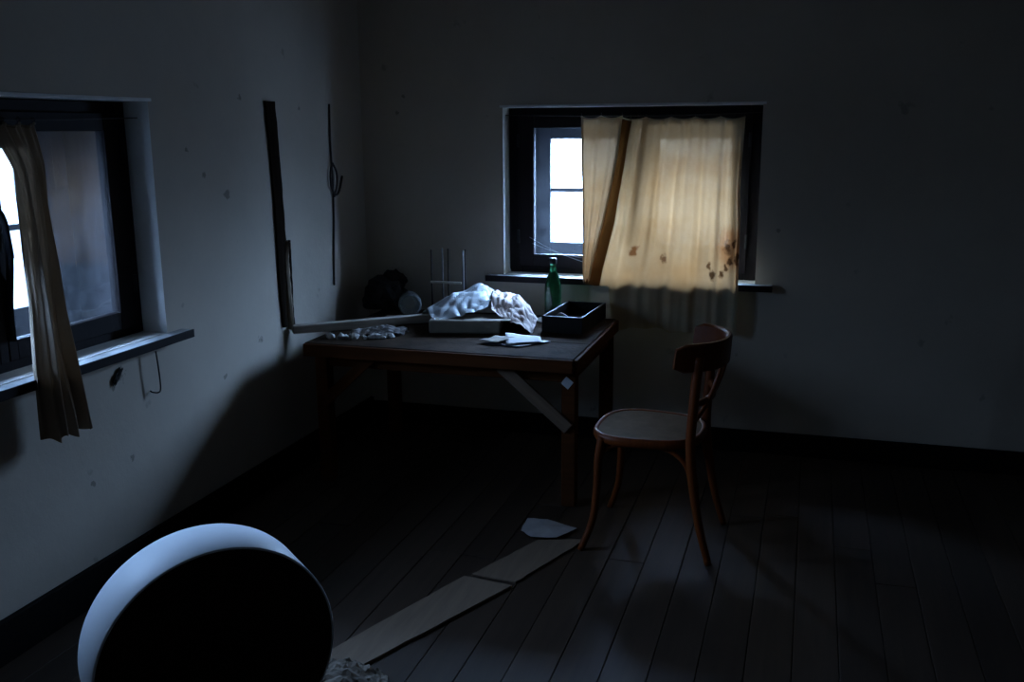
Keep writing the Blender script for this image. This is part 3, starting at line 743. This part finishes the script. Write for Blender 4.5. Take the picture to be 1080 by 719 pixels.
# ------------------------------------------------------------------ things on the floor
def loose_board(pts, lab, t, mat, seed):
    """flat board from its four floor corners, sides slightly uneven"""
    P = [Vector((x, y, 0)) for x, y in pts]; c0 = sum(P, Vector()) / 4; bm = B()
    n = 14; A = [P[0].lerp(P[3], i / n) for i in range(n + 1)]; Bq = [P[1].lerp(P[2], i / n) for i in range(n + 1)]
    for i in range(n + 1):
        A[i] = A[i] + Vector((noise.noise(Vector((i * .6, seed, 0))) * .006, 0, 0)); Bq[i] = Bq[i] + Vector((noise.noise(Vector((i * .6, seed, 4))) * .006, 0, 0))
    for i in range(1, 3): pass
    lo = [bm.verts.new(p - c0) for p in A + Bq[::-1]]; hi = [bm.verts.new(p - c0 + Vector((0, 0, t))) for p in A + Bq[::-1]]
    m_ = len(lo); bm.faces.new(lo[::-1]); bm.faces.new(hi)
    for i in range(m_): bm.faces.new((lo[i], lo[(i + 1) % m_], hi[(i + 1) % m_], hi[i]))
    return tag(obj('loose_board', bm, mat, loc=c0 + Vector((0, 0, .0005))), lab, 'board')
loose_board([(-1.47, 2.27), (-1.325, 2.27), (-.958, 3.085), (-1.150, 3.11)], 'long pale loose board running on the floor from the wheel', .008, 'floorboard_loose', 1)
loose_board([(-1.130, 3.135), (-.955, 3.12), (-.79, 3.56), (-.975, 3.50)], 'short pale loose board on the floor toward the chair', .006, 'floorboard_loose', 5)
pts = [(-1.075, 3.69), (-.99, 3.70), (-.85, 3.64), (-.905, 3.53), (-1.01, 3.515), (-1.065, 3.56)]
bm = B(); c0 = Vector((-.97, 3.61, 0)); lo = []; hi = []
rim_ = [Vector((*pts[i], 0)).lerp(Vector((*pts[(i + 1) % len(pts)], 0)), k / 3) for i in range(len(pts)) for k in range(3)]
cz = bm.verts.new((0, 0, .022)); cl_ = bm.verts.new((0, 0, .020))
for i, p in enumerate(rim_):
    q = p - c0; z = .0085 + .010 * abs(noise.noise(Vector((q.x * 22, q.y * 22, 1)))); q = q * (1 + .05 * noise.noise(Vector((i * .9, 0, 0))))
    hi.append(bm.verts.new((q.x, q.y, z + .0015))); lo.append(bm.verts.new((q.x, q.y, z)))
for i in range(len(hi)):
    j = (i + 1) % len(hi)
    bm.faces.new((hi[i], hi[j], cz)); bm.faces.new((lo[j], lo[i], cl_)); bm.faces.new((lo[i], lo[j], hi[j], hi[i]))
tag(obj('paper_scrap', bm, 'dull_paper', loc=c0), 'creased scrap of white paper on the floor by the chair leg', 'paper')
c = [[V3(-1.36, 2.16, .03), V3(-1.28, 2.16, .05), V3(-1.19, 2.17, .04), V3(-1.10, 2.19, .006)],
     [V3(-1.36, 2.25, .05), V3(-1.28, 2.26, .075), V3(-1.19, 2.27, .06), V3(-1.10, 2.28, .008)],
     [V3(-1.34, 2.36, .04), V3(-1.27, 2.36, .060), V3(-1.20, 2.37, .035), V3(-1.12, 2.36, .006)],
     [V3(-1.32, 2.43, .02), V3(-1.27, 2.43, .025), V3(-1.21, 2.43, .018), V3(-1.15, 2.42, .006)]]
tag(solid(obj('crumpled_paper', sheet(B(), c, 27, 24, .022, 11.0), 'crumple'), .0015), 'brown crumpled wrapping paper on the floor against the wheel', 'paper')

# ------------------------------------------------------------------ things on the left wall
def lath(name, pts, w0, t, mat, lab, cat, seed):
    """split lath fixed on the left wall: pts = (y, z, half width)"""
    bm = B(); F, G = [], []
    P = catmull([(y, z, hwid) for y, z, hwid in pts], 10); c0 = P[len(P) // 2]
    base = Vector((WX, c0.x, c0.y)); prev = None
    for i, p in enumerate(P):
        j1 = noise.noise(Vector((i * .45, seed, 0))) * .006; j2 = noise.noise(Vector((i * .45, seed, 7))) * .006
        row = [Vector((WX + d, p.x + s * p.z + (j1 if s < 0 else j2), p.y)) - base for s, d in ((-1, .0005), (1, .0005), (1, t * .8), (-.2, t), (-1, t * .7))]
        cur = [bm.verts.new(v) for v in row]
        if prev:
            for k in range(5): bm.faces.new((prev[k], prev[(k + 1) % 5], cur[(k + 1) % 5], cur[k]))
        else: bm.faces.new(cur[::-1])
        prev = cur
    bm.faces.new(prev)
    return tag(obj(name, bm, mat, loc=base), lab, cat)
lath('wall_lath', [(3.925, 1.75, .040), (3.945, 1.45, .036), (3.955, 1.15, .036), (3.945, .95, .026), (3.945, .72, .012)], .03, .016, 'strip', 'wide black split lath fixed upright on the left wall', 'lath', 1)
lath('wall_lath', [(3.990, 1.12, .006), (3.984, 1.0, .012), (3.990, .86, .012), (3.998, .70, .008)], .01, .026, 'sliver', 'thin pale split sliver beside the black lath foot', 'lath', 2)
lath('wall_lath', [(4.025, 1.12, .010), (4.020, .95, .014), (4.020, .80, .010), (4.030, .69, .008)], .01, .014, 'strip', 'short black lath end beside the pale sliver', 'lath', 6)
cb_ = empty('wall_cable', (WX, 4.49, 1.29)); tag(cb_, 'thin dark cable with a hooked loop on the left wall', 'cable')
ptc = [(.006, .005, .46), (.006, -.002, .25), (.007, .004, .1), (.006, .0, -.1), (.006, -.018, -.28), (.006, -.03, -.45)]
obj('cable', tube(B(), catmull(ptc, 8), .0055, 6), 'rust', cb_, smooth=True)
obj('loop', tube(B(), catmull([(.012, .0, .17), (.014, -.03, .12), (.014, -.025, .05), (.013, .02, .01), (.013, .06, .03), (.012, .10, .10)], 8), .006, 6), 'rust', cb_, smooth=True)
obj('loop', tube(B(), catmull([(.012, .0, .17), (.014, .035, .12), (.014, .03, .05), (.013, .0, .0)], 8), .005, 6), 'rust', cb_, smooth=True)
bm = B(); tube(bm, catmull([(WX + .030, 2.975, .820), (WX + .032, 2.980, .75), (WX + .030, 2.985, .675), (WX + .026, 2.975, .660), (WX + .012, 2.96, .664), (WX + .001, 2.962, .668)], 6), .003, 6)
tag(obj('wire_hook', bm, 'iron', smooth=True), 'thin black wire hanging under the left window sill', 'wire')
bm = B(); lump(bm, (0, 0, 0), (.005, .011, .034), 4.4, 3, 1.2, 6, False)  # dark lump stands for damaged plaster together with its shadow
tag(obj('wall_damage', bm, 'heap', loc=(WX + .004, 2.785, .765), rot=(radians(-42), 0, 0)), 'dark lump for damaged plaster and its shadow below the left sill', 'dirt')

# ------------------------------------------------------------------ cobweb over the back window's clear pane
wbm = B()
for A, Q in (((-1.415, WY + .05, 1.062), (-1.115, WY + .015, .945)), ((-1.40, WY + .05, 1.03), (-1.10, WY + .01, .965))):
    A = Vector(A); Q = Vector(Q)
    tube(wbm, [A.lerp(Q, i / 12) + Vector((0, 0, -.012 * sin(pi * i / 12))) for i in range(13)], .0008, 4)
tube(wbm, [Vector((BWX - .64, WY + .03, BWZ + .09)).lerp(Vector((BWX - .60, WY - .02, BWZ + .002)), i / 6) for i in range(7)], .0012, 4)
tag(obj('cobweb', wbm, 'web'), 'thin cobweb threads slung across the clear pane corner', 'cobweb')
